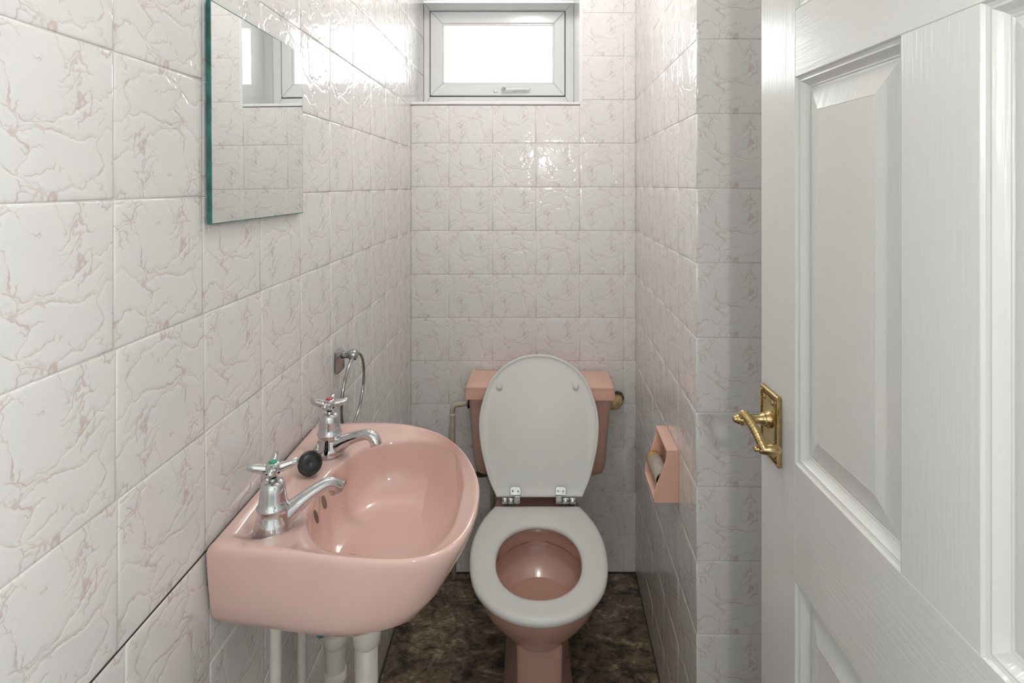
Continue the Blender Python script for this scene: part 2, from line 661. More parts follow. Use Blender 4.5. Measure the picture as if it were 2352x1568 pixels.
# left wall (u = y, v = z)
lrows = [0.0, 0.140, 0.290, 0.440, 0.590, 0.740, 0.890, 1.0398, 1.1888, 1.3355, 1.4805, 1.6265, 1.7725, 1.919, 2.066, 2.213, CEIL]
for ri, (v0, v1) in enumerate(cells(lrows)):
    sh = 0.0
    if v1 < 0.9:
        sh = 0.016
    elif v1 < 1.05:
        sh = 0.006
    elif v1 < 1.2:
        sh = 0.003
    js = [0.10] + [0.5549 + sh + 0.1522 * k for k in range(-2, 10)]
    end = YW if v0 > SILL - 0.03 and v1 < HEAD + 0.02 else YB
    js = [j for j in js if j < end - 0.01 and j >= 0.10] + [end]
    # the joint at the wall corner lines up with the window reveal
    for k, (u0, u1) in enumerate(cells(js)):
        cu = u1 - P / 2 if k == 0 else u0 + P / 2
        if abs(v1 - 0.890) < 1e-6:
            v1 = 0.8884
        place_tile(wall_left, (XL, 0, 0), (0, 1, 0), (1, 0, 0), u0, u1, v0, v1, cu, (v0 + v1) / 2 if ri else v1 - P / 2,
                   flip=(k * 5 + ri * 2) % 4 == 1, tilt=0.0016)

# right wall, left face (u runs from the back corner towards the camera) and the pier's front face
rr = [0.0] + [1.35 - (y - 424.5) * 0.000889 for y in (1757, 1627, 1457, 1289, 1118.5, 947, 776, 604, 433, 261, 90, -81, -252, -423, -594)] + [CEIL]
rr = sorted(set([0.0, 0.128, 0.2795] + [v for v in rr if v > 0.35]))
lenR = (Vector((XNE, YNE)) - Vector((XBK, YB))).length
js = sorted([0.0, lenR] + [lenR - 0.165 * k for k in range(1, 5)])
uR = -dirR if False else dirR
for ri, (v0, v1) in enumerate(cells(rr)):
    for k, (u0, u1) in enumerate(cells(js)):
        cu = u1 - 0.0825
        place_tile(wall_right, (XBK, YB, 0), uR, nR, u0, u1, v0, v1, cu, v1 - P / 2 if ri == 0 else v0 + P / 2,
                   flip=(k + ri) % 3 == 0, tilt=0.0016)
    for k, (u0, u1) in enumerate(((0.0, 0.152), (0.152, 0.211))):
        place_tile(wall_right, (XNE, YNE, 0), (1, 0, 0), (0, -1, 0), u0, u1, v0, v1, u0 + P / 2, v1 - P / 2 if ri == 0 else v0 + P / 2,
                   flip=False, tilt=0.001, seed=0.0)

MB().box((XL - TT, 0.40, 0.8870), (XL - TT + 0.0004, 0.72, 0.8900)).build('open_joint', M['dark_grout_gap_shade'], wall_left)

# window recess: sill board, right cheek, head lining
tag(MB().box((XL, YB - 0.004, SILL - 0.010), (XWR + 0.002, YW + 0.02, SILL)).build('trim_2', M['plaster'], bevel=0.002), kind='structure')
tag(MB().box((XWR, YB - 0.001, SILL), (XWR + 0.010, YW + 0.02, HEAD)).build('trim_3', M['plaster'], bevel=0.001), kind='structure')
tag(MB().box((XL, YB - 0.001, HEAD - 0.002), (XWR, YW + 0.02, HEAD + 0.008)).build('trim_4', M['plaster'], bevel=0.001), kind='structure')
# silicone bead round the floor
mb = MB()
mb.tube([(XL + 0.001, 0.12, 0.002), (XL + 0.001, YB - 0.002, 0.002), (XBK - 0.001, YB - 0.002, 0.002), (XNE - 0.001, YNE - 0.001, 0.002)], 0.0032, 8)
tag(mb.build('trim_5', M['dark_grout_gap_shade']), kind='structure')

# ------------------------------------------------------------------ window
win = thing('window_1', ((XL + XWR) / 2, YW, SILL), None, None)
tag(win, 'white plastic top-hung window above the toilet', None, None, 'structure')


def frame_bars(x0, x1, z0, z1, wl, wr, wb, wt, ya, yb, mb):
    """four mitred bars"""
    o = [(x0, z0), (x1, z0), (x1, z1), (x0, z1)]
    i = [(x0 + wl, z0 + wb), (x1 - wr, z0 + wb), (x1 - wr, z1 - wt), (x0 + wl, z1 - wt)]
    for k in range(4):
        j = (k + 1) % 4
        q = [o[k], o[j], i[j], i[k]]
        mb.loft([[(x, ya, z) for x, z in q], [(x, yb, z) for x, z in q]], smooth=False)
    return mb


frame_bars(XL, XWR, SILL, 2.062, 0.0245, 0.0335, 0.0565, 0.030, YW, YW + 0.06, MB()).build('window_frame', M['upvc'], win, bevel=0.003)
sx0, sx1, sz0, sz1 = -0.3760, 0.1475, 1.6973, 2.0250
frame_bars(sx0 - 0.003, sx1 + 0.003, sz0 - 0.003, sz1 + 0.003, 0.006, 0.006, 0.006, 0.006, YW - 0.001, YW + 0.03, MB()).build('gasket', M['gasket'], win)
sash = frame_bars(sx0, sx1, sz0, sz1, 0.047, 0.042, 0.0465, 0.047, YW - 0.008, YW + 0.05, MB()).build('sash', M['upvc'], win, bevel=0.004)
gx0, gx1, gz0, gz1 = sx0 + 0.047, sx1 - 0.042, sz0 + 0.0465, sz1 - 0.047
frame_bars(gx0 - 0.002, gx1 + 0.002, gz0 - 0.002, gz1 + 0.002, 0.009, 0.009, 0.009, 0.009, YW - 0.003, YW + 0.012, MB()).build('glazing_bead', M['upvc'], sash, bevel=0.003)
MB().box((gx0, YW + 0.014, gz0), (gx1, YW + 0.018, gz1)).build('pane', M['glass'], sash)
# handle with its button and striker
hz = 1.7195
mb = MB()
mb.tube([(-0.096, YW - 0.015, hz), (-0.088, YW - 0.020, hz), (-0.06, YW - 0.020, hz + 0.001), (-0.02, YW - 0.022, hz + 0.002), (0.008, YW - 0.021, hz + 0.002), (0.012, YW - 0.018, hz + 0.002)],
        [0.006, 0.0095, 0.0085, 0.0070, 0.0068, 0.004], 14)
mb.box((-0.10, YW - 0.016, hz - 0.010), (-0.055, YW - 0.008, hz + 0.010))
hnd = mb.build('window_handle', M['upvc'], sash, bevel=0.002)
MB().lathe([(0.0062, 0), (0.0062, 0.004), (0.003, 0.005)], (-0.088, YW - 0.028, hz), (0, -1, 0), 20).build('lock_button', M['dull_chrome'], sash)
MB().lathe([(0.0080, 0), (0.0080, 0.006), (0.004, 0.008)], (-0.122, YW - 0.008, hz - 0.003), (0, -1, 0), 20).build('keep', M['upvc'], sash)

# ------------------------------------------------------------------ door
XD = 0.362
door = thing('door_1', (XD, 0.125, 0.005), None, None)
tag(door, 'white six panel door standing open along the right side', None, None, 'structure')
DY0, DY1 = 0.125, 0.877
cy = [(0.5500, 0.7665), (0.2370, 0.4535)]
cz = [(0.205, 0.8165), (0.9745, 1.4950), (1.5860, 1.8700)]
T = 0.035


def dbox(y0, y1, z0, z1, name, mat):
    return MB().box((XD, y0, z0), (XD + T, y1, z1)).build(name, M[mat], door, bevel=0.0008, segs=1)


dbox(cy[0][1], DY1, 0.005, 1.981, 'stile', 'grain_v')
dbox(DY0, cy[1][0], 0.005, 1.981, 'stile', 'grain_v')
zr = [0.005, cz[0][0], cz[0][1], cz[1][0], cz[1][1], cz[2][0], cz[2][1], 1.981]
for k in range(0, 8, 2):
    dbox(cy[1][0], cy[0][1], zr[k], zr[k + 1], 'rail', 'grain_h')
for z0, z1 in cz:
    dbox(cy[1][1], cy[0][0], z0, z1, 'mullion', 'grain_v')
    for y0, y1 in cy:
        prof = [(0.0, 0.0), (0.0015, 0.003), (0.0045, 0.0042), (0.0065, 0.0040), (0.0080, 0.0062), (0.0105, 0.0105),
                (0.0135, 0.0128), (0.0150, 0.0128), (0.0165, 0.0140), (0.0190, 0.0140), (0.0205, 0.0122), (0.0490, 0.0050), (0.0505, 0.0052), (0.0530, 0.0052)]
        rings = []
        for d, x in prof:
            rings.append([(XD + x, y0 + d, z0 + d), (XD + x, y1 - d, z0 + d), (XD + x, y1 - d, z1 - d), (XD + x, y0 + d, z1 - d)])
        back = [[(XD + T, y0, z0), (XD + T, y1, z0), (XD + T, y1, z1), (XD + T, y0, z1)]]
        MB().loft(back + rings, smooth=False).build('door_panel', M['grain_v'], door)

# brass lever handle on its plate
py0, py1, pz0, pz1 = 0.8060, 0.8680, 0.9470, 1.0480
mb = MB()


def rrect(x, y0, y1, z0, z1, c=0.002):
    return [(x, y0 + c, z0), (x, y1 - c, z0), (x, y1, z0 + c), (x, y1, z1 - c), (x, y1 - c, z1), (x, y0 + c, z1), (x, y0, z1 - c), (x, y0, z0 + c)]


rg = []
for d, x in ((0, 0), (0, 0.0045), (0.0015, 0.006), (0.0035, 0.006), (0.004, 0.0035), (0.0095, 0.0035), (0.010, 0.0052), (0.012, 0.0058)):
    rg.append(rrect(XD - x, py0 + d, py1 - d, pz0 + d, pz1 - d))
mb.loft(rg, smooth=False)
plate = mb.build('door_handle', M['brass'], door)
tag(plate, 'brass backplate with rope beading and lever')
# rope beading round the plate
mb = MB()
pts = []
yy0, yy1, zz0, zz1 = py0 + 0.0067, py1 - 0.0067, pz0 + 0.0067, pz1 - 0.0067
k = zz0
while k < zz1:
    pts += [(yy0, k), (yy1, k)]
    k += 0.0042
k = yy0
while k < yy1:
    pts += [(k, zz0), (k, zz1)]
    k += 0.0042
for y, z in pts:
    mb.lathe([(0.0018, 0), (0.0017, 0.0012), (0.0009, 0.002)], (XD - 0.0030, y, z), (-1, 0, 0), 8)
tag(mb.build('rope_beading', M['brass_dark'], plate), kind='stuff')
HY, HZ = 0.8365, 1.0055
# neck and boss
mb = MB()
mb.lathe([(0.0125, 0.004), (0.0128, 0.008), (0.0095, 0.0105), (0.0105, 0.013), (0.0088, 0.016), (0.0068, 0.022), (0.0062, 0.036), (0.0085, 0.040), (0.0092, 0.047), (0.007, 0.0495),
          (0.0074, 0.051), (0.0055, 0.054), (0.0048, 0.0545), (0.0052, 0.056), (0.003, 0.0585)], (XD, HY, HZ), (-1, 0, 0), 24)
mb.build('spindle_boss', M['brass'], plate)
# rope-twist lever towards the camera
LX = XD - 0.0450
mb = MB()
cpts = catmull([(LX, 0.8365, 1.0060), (LX - 0.001, 0.8300, 1.0150), (LX - 0.002, 0.8200, 1.0180), (LX - 0.002, 0.8020, 1.0160), (LX - 0.001, 0.7820, 1.0095), (LX, 0.7680, 1.0010), (LX + 0.002, 0.7640, 0.9950)], False, 24)
rad = []
for i in range(len(cpts)):
    t = i / (len(cpts) - 1)
    q = 0.0058 if t < 0.15 else 0.0047 + 0.0014 * t
    if 0.20 < t < 0.86:
        q += 0.0009 * sin(t * 2 * pi * 24)
    rad.append(q)
mb.tube(cpts, rad, 16)
lever = mb.build('lever', M['brass'], plate)
mb = MB()
mb.lathe([(0.0010, -0.0065), (0.0034, -0.0055), (0.0040, -0.003), (0.0030, -0.0008), (0.0052, 0.001), (0.0066, 0.006), (0.0078, 0.013), (0.0080, 0.018), (0.0070, 0.024), (0.0045, 0.0285), (0.001, 0.030)],
         (LX - 0.003, 0.7690, 0.9925), Vector((1.0, -0.10, 0.0)), 24)
mb.build('scroll_end', M['brass'], plate)
for y in (py0 + 0.018, py1 - 0.016):
    for z in (pz0 + 0.015, pz1 - 0.015):
        MB().lathe([(0.0032, 0.004), (0.0032, 0.0068), (0.0018, 0.0076)], (XD, y, z), (-1, 0, 0), 14).build('screw', M['brass_dark'], plate)
MB().box((XD + 0.008, DY1 - 0.001, 0.93), (XD + 0.028, DY1 + 0.0008, 1.06)).build('latch_plate', M['brass'], door)

# ------------------------------------------------------------------ mirror
mz0, mz1, my0, my1 = 1.3003, 1.5820, 0.7100, 1.0035
mir = thing('wall_mirror', (XL, (my0 + my1) / 2, mz0), 'frameless rectangular wall mirror with green glass edge on the left wall above the basin', 'mirror')
MX = XL + 0.0065
mb = MB()
mb.box((XL + 0.0012, my0, mz0), (MX - 0.0003, my1, mz1))
mb.build('glass_edge', M['mirror_edge'], mir)
mb = MB()
tiltz = 0.0000
mb.box((MX - 0.0003, my0 + 0.0015, mz0 + 0.0015), (MX, my1 - 0.0015, mz1 - 0.0015))
face = mb.build('mirror_face', M['mirror'], mir)
mir.rotation_euler = (0, -0.007, 0.004)
mir.location.x += 0.0022

# ------------------------------------------------------------------ towel ring
TY = 1.205
tr = thing('towel_ring', (XL, TY, 0.86), 'chrome towel ring on a small square bracket on the left wall beyond the basin', 'towel ring')
mb = MB()
rg = []
for d, x in ((0, 0.0008), (0, 0.006), (0.004, 0.012), (0.009, 0.0145)):
    y0, y1, z0, z1 = TY - 0.016 + d, TY + 0.016 - d, 0.953 + d, 1.001 - d
    rg.append([(XL + x, y, z) for y, z in ((y0, z0), (y1, z0), (y1, z1), (y0, z1))])
mb.loft(rg, smooth=False)
mb.build('backplate', M['dull_chrome'], tr, bevel=0.0025)
mb = MB()
mb.lathe([(0.0085, 0.010), (0.007, 0.016), (0.0075, 0.026), (0.0105, 0.028), (0.0115, 0.033), (0.0112, 0.041), (0.009, 0.043)], (XL, TY, 0.990), (1, 0, 0), 20)
mb.build('ring_holder', M['dull_chrome'], tr)
mb = MB()
R_ = 0.0765
mb.closed_tube([(XL + 0.035 + 0.004 * cos(2 * pi * k / 64), TY + R_ * sin(2 * pi * k / 64), 0.990 - R_ + R_ * cos(2 * pi * k / 64) + 0.0) for k in range(64)], 0.0033, 12)
mb.build('ring', M['dull_chrome'], tr)

# ------------------------------------------------------------------ wash basin
bas = thing('wash_basin', (XL, 0.88, 0.77), 'pink ceramic wash basin with two chrome pillar taps on the left wall', 'basin')
XB = XL + 0.0042
outer = [(XB, 1.066), (-0.350, 1.0765), (-0.2975, 1.0785), (-0.232, 1.071), (-0.1656, 1.034), (-0.1200, 0.981), (-0.0885, 0.917), (-0.0715, 0.857), (-0.0680, 0.799),
         (-0.0740, 0.744), (-0.0890, 0.708), (-0.1130, 0.688), (-0.1450, 0.679), (-0.1870, 0.6785), (-0.2420, 0.685), (-0.2980, 0.693), (-0.3546, 0.7005), (XB, 0.707)]
inner = [(-0.3055, 0.791), (-0.3170, 0.829), (-0.3200, 0.892), (-0.3110, 0.947), (-0.2900, 1.001), (-0.2517, 1.0265), (-0.2044, 1.030), (-0.1555, 1.015), (-0.1229, 0.978),
         (-0.1037, 0.908), (-0.0985, 0.857), (-0.1020, 0.775), (-0.1220, 0.723), (-0.1517, 0.708), (-0.1855, 0.710), (-0.2480, 0.722), (-0.2820, 0.749)]
op = [Vector(p) for p in catmull(outer, False, 8)]
ip = [Vector(p) for p in catmull(inner, True, 8)]
CB = Vector((-0.215, 0.868))


def hit(poly, ang, c=CB):
    d = Vector((cos(ang), sin(ang)))
    best = None
    n = len(poly)
    for i in range(n):
        a_, b2 = poly[i] - c, poly[(i + 1) % n] - c
        e = b2 - a_
        den = d.x * e.y - d.y * e.x
        if abs(den) < 1e-12:
            continue
        t = (a_.x * e.y - a_.y * e.x) / den
        s_ = (a_.x * d.y - a_.y * d.x) / den
        if t > 0 and -1e-6 <= s_ <= 1 + 1e-6:
            if best is None or t > best:
                best = t
    return c + d * best


angs = [2 * pi * k / 120 for k in range(120)]
for cx_, cy_ in ((XB, 1.066), (XB, 0.707)):
    a0 = math.atan2(cy_ - CB.y, cx_ - CB.x) % (2 * pi)
    j = min(range(len(angs)), key=lambda i: abs(angs[i] - a0))
    angs[j] = a0
angs.sort()
O = [hit(op, a0) for a0 in angs]
I = [hit(ip, a0) for a0 in angs]


def ring_o(sx, sy, z, yc=0.884):
    return [(XB + (p.x - XB) * sx, yc + (p.y - yc) * sy, z) for p in O]


def ring_l(t, zw, zo):
    r = []
    for p, q in zip(O, I):
        x = p.x + (q.x - p.x) * t
        y = p.y + (q.y - p.y) * t
        w = smooth(-0.36, -0.398, p.x) if True else 0
        r.append((x, y, zo + (zw - zo) * w))
    return r


CBB = Vector((-0.268, 0.852))


def ring_i(s_, z):
    cx0 = CBB.x
    cy0 = CBB.y + 0.022 * smooth(0.5, 1.0, s_)
    return [(cx0 + (p.x - cx0) * s_, cy0 + (p.y - cy0) * s_, z) for p in I]


rings = [ring_o(0.20, 0.30, 0.7780), ring_o(0.48, 0.62, 0.7785), ring_o(0.63, 0.78, 0.7810), ring_o(0.740, 0.870, 0.7895), ring_o(0.842, 0.930, 0.806),
         ring_o(0.897, 0.958, 0.828), ring_o(0.935, 0.980, 0.852), ring_o(0.972, 0.992, 0.872), ring_o(0.992, 0.998, 0.886), ring_o(0.998, 1.0, 0.893)]
rings += [ring_l(0.02, 0.898, 0.898), ring_l(0.07, 0.9005, 0.9005), ring_l(0.20, 0.9005, 0.9000), ring_l(0.25, 0.8990, 0.8990), ring_l(0.33, 0.8880, 0.8975), ring_l(0.42, 0.8850, 0.8955),
          ring_l(0.75, 0.8840, 0.8895), ring_l(0.93, 0.8845, 0.8865), ring_l(0.985, 0.8830, 0.8835), ring_l(1.0, 0.8790, 0.8790)]
rings += [ring_i(0.984, 0.8690), ring_i(0.968, 0.8480), ring_i(0.938, 0.8270), ring_i(0.850, 0.8060), ring_i(0.68, 0.7930), ring_i(0.40, 0.7875), ring_i(0.18, 0.7860)]
basin = MB().loft(rings, True, True).build('bowl', M['pink'], bas)
basin.data.set_sharp_from_angle(angle=radians(70))
MB().box((XL + 0.0003, 0.716, 0.845), (XB - 0.0004, 1.061, 0.8935)).build('gap_shade_strip', M['dark_grout_gap_shade'], bas)  # dark strip paints the shade in the gap between basin and wall
# waste outlet
MB().lathe([(0.019, 0), (0.021, 0.0015), (0.018, 0.003), (0.012, 0.0015), (0.011, -0.002)], (-0.268, 0.846, 0.7860), (0, 0, 1), 24).build('waste_grate', M['chrome'], bas)


def disc_on(name, c, nrm, rx, ry, mat, parent, up=(0, 0, 1), th=0.0008):
    nv = Vector(nrm).normalized()
    u = Vector(up)
    u = (u - nv * u.dot(nv)).normalized()
    w = nv.cross(u)
    rings_ = []
    for s_, h in ((1, -0.001), (1, th * 0.5), (0.8, th * 0.3), (0.6, th * 0.1)):
        rings_.append([Vector(c) + nv * h + (u * cos(2 * pi * k / 24) * ry + w * sin(2 * pi * k / 24) * rx) * s_ for k in range(24)])
    return MB().loft(rings_).build(name, mat, parent)


OVERFLOW = [((-0.3120, 0.8760, 0.8610), (1, -0.05, 0.30)), ((-0.3110, 0.8400, 0.8600), (1, 0.10, 0.30))]
for c, nr in OVERFLOW:
    disc_on('overflow_hole', c, nr, 0.0055, 0.010, M['hole'], bas)
# chain stay bolt
STAY = (-0.303, 0.915, 0.868)
MB().lathe([(0.003, -0.006), (0.0032, 0.006), (0.0055, 0.007), (0.0055, 0.010), (0.003, 0.011), (0.003, 0.014)], STAY, (0.85, -0.35, 0.40), 12).build('chain_stay', M['dull_chrome'], bas)


def pillar_tap(x, y, z, ang, head, disc, lab):
    mb = MB()
    mb.lathe([(0.0248, -0.001), (0.0252, 0.003), (0.0243, 0.009), (0.0222, 0.017), (0.0195, 0.026), (0.0188, 0.0305), (0.0196, 0.0335), (0.0208, 0.0352), (0.0206, 0.0372), (0.0188, 0.0390),
              (0.0176, 0.045), (0.0165, 0.056), (0.0156, 0.0640), (0.0138, 0.0685), (0.0105, 0.0703), (0.0068, 0.0706), (0.0066, 0.0680)], (x, y, z), (0, 0, 1), 36)
    body = mb.build('tap', M['chrome'], bas)
    tag(body, lab)
    d = Vector((cos(ang), sin(ang), 0))
    c = Vector((x, y, z))
    pth = [c + d * a1 + Vector((0, 0, b1)) for a1, b1 in ((0.002, 0.012), (0.017, 0.0180), (0.032, 0.0260), (0.048, 0.0330), (0.062, 0.0378), (0.073, 0.0398), (0.081, 0.0375), (0.0865, 0.0315), (0.0885, 0.0250))]
    rad = [0.0165, 0.0150, 0.0112, 0.0095, 0.0088, 0.0088, 0.0092, 0.0098, 0.0102]
    pth2 = catmull(pth, False, 4)
    rad2 = []
    for i in range(len(pth2)):
        f = i / 4
        k = min(int(f), len(rad) - 2)
        rad2.append(rad[k] + (rad[k + 1] - rad[k]) * (f - k))
    sp = MB().tube(pth2, rad2, 20).build('spout', M['chrome'], body)
    # spindle
    MB().lathe([(0.0055, 0.067), (0.0055, 0.0705), (0.0042, 0.072), (0.0042, 0.0745), (0.0052, 0.0755), (0.0048, 0.080)], (x, y, z), (0, 0, 1), 16).build('spindle', M['dull_chrome'], body)
    # four-armed cross handle
    mb = MB()
    mb.lathe([(0.0058, 0.0745), (0.0070, 0.078), (0.0098, 0.0860), (0.0098, 0.0915), (0.0080, 0.0940), (0.0062, 0.0945)], (x, y, z), (0, 0, 1), 24)
    for k in range(4):
        a1 = head + k * pi / 2
        e = Vector((cos(a1), sin(a1), 0))
        mb.tube([c + e * 0.004 + Vector((0, 0, 0.0855)), c + e * 0.012 + Vector((0, 0, 0.0868)), c + e * 0.022 + Vector((0, 0, 0.0895)), c + e * 0.0305 + Vector((0, 0, 0.0920)), c + e * 0.0315 + Vector((0, 0, 0.0920))],
                [0.0066, 0.0054, 0.0045, 0.0037, 0.0022], 12, flat=1.25)
    mb.build('cross_handle', M['chrome'], body)
    MB().lathe([(0.0056, 0.0940), (0.0056, 0.0955), (0.0035, 0.0962)], (x, y, z), (0, 0, 1), 20).build('indicator_disc', disc, body)
    return body


pillar_tap(-0.3410, 0.7630, 0.8835, radians(41), radians(18), M['green'], 'chrome cold tap with green disc nearer the camera')
pillar_tap(-0.3425, 0.9860, 0.8840, radians(-13), radians(4), M['red'], 'chrome hot tap with red disc farther from the camera')

# plug and its ball chain
PL = Vector((-0.3480, 0.9120, 0.9035))
plug = thing('sink_plug', (PL.x, PL.y, 0.886), 'round black rubber sink plug leaning by the far tap on the basin ledge', 'plug')
pn = Vector((0.16, -0.80, 0.58)).normalized()
MB().lathe([(0.0155, -0.010), (0.0165, -0.004), (0.0182, -0.0035), (0.0190, 0.0), (0.0184, 0.0028), (0.0168, 0.0030), (0.0148, 0.0012), (0.004, 0.0010), (0.001, 0.0022)], PL, pn, 36).build('plug_body', M['rubber'], plug)
mb = MB()
cp = catmull([(-0.3480, 0.9230, 0.900), (-0.3440, 0.9320, 0.915), (-0.3470, 0.9420, 0.918), (-0.3540, 0.9460, 0.9100), (-0.350, 0.9520, 0.902), (-0.3560, 0.9580, 0.8950), (-0.368, 0.9700, 0.8900)], False, 4)
for i, p in enumerate(cp):
    mb.lathe([(0.0006, -0.0022), (0.0018, -0.0012), (0.0022, 0), (0.0018, 0.0012), (0.0006, 0.0022)], p, (0, 0, 1), 8)
mb.tube(cp, 0.0006, 6)
tag(mb.build('ball_chain', M['chrome'], plug), kind='stuff')

# ------------------------------------------------------------------ pipes under the basin
wp = thing('waste_pipe', (-0.243, 0.862, 0), 'thick white painted waste pipe with coupling nut under the basin outlet', 'pipe')
mb = MB()
mb.lathe([(0.0165, 0.0), (0.0165, 0.745)], (-0.243, 0.862, 0.004), (0, 0, 1), 24)
mb.build('pipe', M['pipe'], wp)
mb = MB()
mb.lathe([(0.0175, 0.650), (0.0200, 0.653), (0.0225, 0.672), (0.0235, 0.745), (0.0225, 0.765)], (-0.243, 0.862, 0.004), (0, 0, 1), 12)
mb.build('coupling_nut', M['pipe'], wp, bevel=0.001)
tpp = thing('trap_pipe', (-0.335, 0.985, 0), 'white jointed drain pipe standing against the wall behind the waste pipe', 'pipe')
mb = MB()
mb.lathe([(0.0165, 0.0), (0.0165, 0.60), (0.0165, 0.74)], (-0.332, 0.985, 0.004), (0, 0, 1), 24)
mb.build('pipe', M['pipe'], tpp)
for z in (0.50, 0.565, 0.665):
    MB().lathe([(0.0165, -0.012), (0.0190, -0.010), (0.0195, 0.0), (0.0190, 0.010), (0.0165, 0.012)], (-0.332, 0.985, z), (0, 0, 1), 24).build('pipe_joint', M['pipe'], tpp)
sp1 = thing('supply_pipe', (-0.3425, 0.775, 0), 'thin white supply pipe below the near tap, ending in a bend', 'pipe', 'supply pipes under the basin')
MB().tube(catmull([(-0.3425, 0.775, 0.775), (-0.3425, 0.775, 0.70), (-0.345, 0.776, 0.665), (-0.362, 0.778, 0.638), (-0.390, 0.780, 0.625), (-0.4025, 0.780, 0.622)], False, 5), 0.0078, 16).build('pipe', M['pipe'], sp1)
sp2 = thing('supply_pipe', (-0.374, 0.98, 0), 'thin white supply pipe close to the wall left of the jointed drain pipe', 'pipe', 'supply pipes under the basin')
MB().tube(catmull([(-0.3425, 0.986, 0.785), (-0.352, 0.980, 0.762), (-0.370, 0.962, 0.735), (-0.3780, 0.955, 0.70), (-0.3780, 0.955, 0.40), (-0.3780, 0.955, 0.003)], False, 5), 0.0072, 16).build('pipe', M['pipe'], sp2)
sp3 = thing('supply_pipe', (-0.318, 1.02, 0), 'thin white pipe in the gap between the two thick drain pipes', 'pipe', 'supply pipes under the basin')
MB().tube(catmull([(-0.300, 1.05, 0.775), (-0.300, 1.05, 0.60), (-0.300, 1.05, 0.003)], False, 4), 0.0085, 16).build('pipe', M['pipe'], sp3)
mb = MB()
mb.lathe([(0.0045, -0.022), (0.0065, -0.018), (0.0070, 0.0), (0.0060, 0.012), (0.0035, 0.015), (0.0035, 0.046)], (-0.2900, 0.800, 0.736), (0, 0, 1), 8)
tg = mb.build('valve_knob', M['teal'], None, bevel=0.001)
tag(tg, 'small teal plastic valve knob tucked under the basin bowl', 'valve')

# ------------------------------------------------------------------ toilet
TX = 0.030
toi = thing('toilet', (TX, 1.55, 0), 'pink ceramic toilet with raised white lid and low cistern by the back wall', 'toilet')


def egg(cx, hw, yf, yb, z, e=2.0, n=64, eb=None):
    yc = (yf + yb) / 2
    ry = (yb - yf) / 2
    out = []
    for k in range(n):
        a1 = 2 * pi * k / n
        c, s_ = cos(a1), sin(a1)
        ee = e if s_ < 0 else (eb or e)
        out.append((cx + hw * math.copysign(abs(c) ** (2 / ee), c), yc + ry * math.copysign(abs(s_) ** (2 / ee), s_), z))
    return out


mb = MB()
R2 = [egg(TX, 0.054, 1.340, 1.58, 0.250, 3.2), egg(TX, 0.070, 1.328, 1.61, 0.258, 2.8), egg(TX, 0.098, 1.312, 1.63, 0.274, 2.3), egg(TX, 0.128, 1.293, 1.65, 0.296), egg(TX, 0.149, 1.272, 1.66, 0.322),
      egg(TX, 0.159, 1.256, 1.665, 0.350), egg(TX, 0.164, 1.244, 1.668, 0.378), egg(TX, 0.163, 1.244, 1.667, 0.388), egg(TX, 0.158, 1.250, 1.662, 0.3925), egg(TX, 0.130, 1.268, 1.630, 0.3925),
      egg(TX, 0.122, 1.275, 1.604, 0.388), egg(TX, 0.119, 1.278, 1.596, 0.375), egg(TX, 0.119, 1.278, 1.594, 0.352), egg(TX, 0.123, 1.274, 1.600, 0.348), egg(TX, 0.127, 1.272, 1.606, 0.340),
      egg(TX, 0.122, 1.284, 1.590, 0.318), egg(TX, 0.104, 1.314, 1.560, 0.294), egg(TX, 0.074, 1.336, 1.520, 0.272), egg(TX, 0.050, 1.350, 1.480, 0.255), egg(TX, 0.045, 1.356, 1.465, 0.220), egg(TX, 0.041, 1.360, 1.455, 0.190)]
mb.loft(R2, True, True)


def ped(z, hwf, hwr, yf, yb):
    pts_ = [(-hwf + 0.012, yf), (hwf - 0.012, yf), (hwf - 0.003, yf + 0.004), (hwf, yf + 0.013), (hwf + 0.002, yf + 0.05), (hwr, yf + 0.11), (hwr, yb), (-hwr, yb), (-hwr, yf + 0.11), (-hwf - 0.002, yf + 0.05), (-hwf, yf + 0.013), (-hwf + 0.003, yf + 0.004)]
    return [(TX + x, y, z) for x, y in pts_]


mb.loft([ped(0.0, 0.064, 0.092, 1.300, 1.80), ped(0.02, 0.062, 0.092, 1.305, 1.80), ped(0.05, 0.056, 0.086, 1.318, 1.79), ped(0.15, 0.053, 0.075, 1.328, 1.78), ped(0.235, 0.054, 0.074, 1.330, 1.78), ped(0.285, 0.056, 0.078, 1.336, 1.78)], True, True)
# rear deck the hinges sit on
mb.loft([[(TX + x * w, y, z) for x, y in ((-1, 1.60), (-0.97, 1.72), (-0.85, 1.83), (0.85, 1.83), (0.97, 1.72), (1, 1.60))] for z, w in ((0.28, 0.08), (0.33, 0.115), (0.375, 0.128), (0.388, 0.128), (0.3925, 0.122))], True, True)
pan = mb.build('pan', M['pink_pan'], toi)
pan.data.set_sharp_from_angle(angle=radians(50))
MB().lathe([(0.046, 0), (0.001, 0.0005)], (TX, 1.408, 0.228), (0, 0, 1), 32).build('pan_water', M['water'], toi)

# seat ring
SX = TX
so = [(0.0, 1.2215), (0.040, 1.2265), (0.078, 1.2425), (0.115, 1.272), (0.148, 1.319), (0.167, 1.380), (0.1745, 1.445), (0.1735, 1.505), (0.164, 1.565), (0.148, 1.615), (0.126, 1.664)]
so_l = [(-x, y) for x, y in so[1:]][::-1]
outl = catmull([(SX + x, y) for x, y in so_l + so], False, 6)
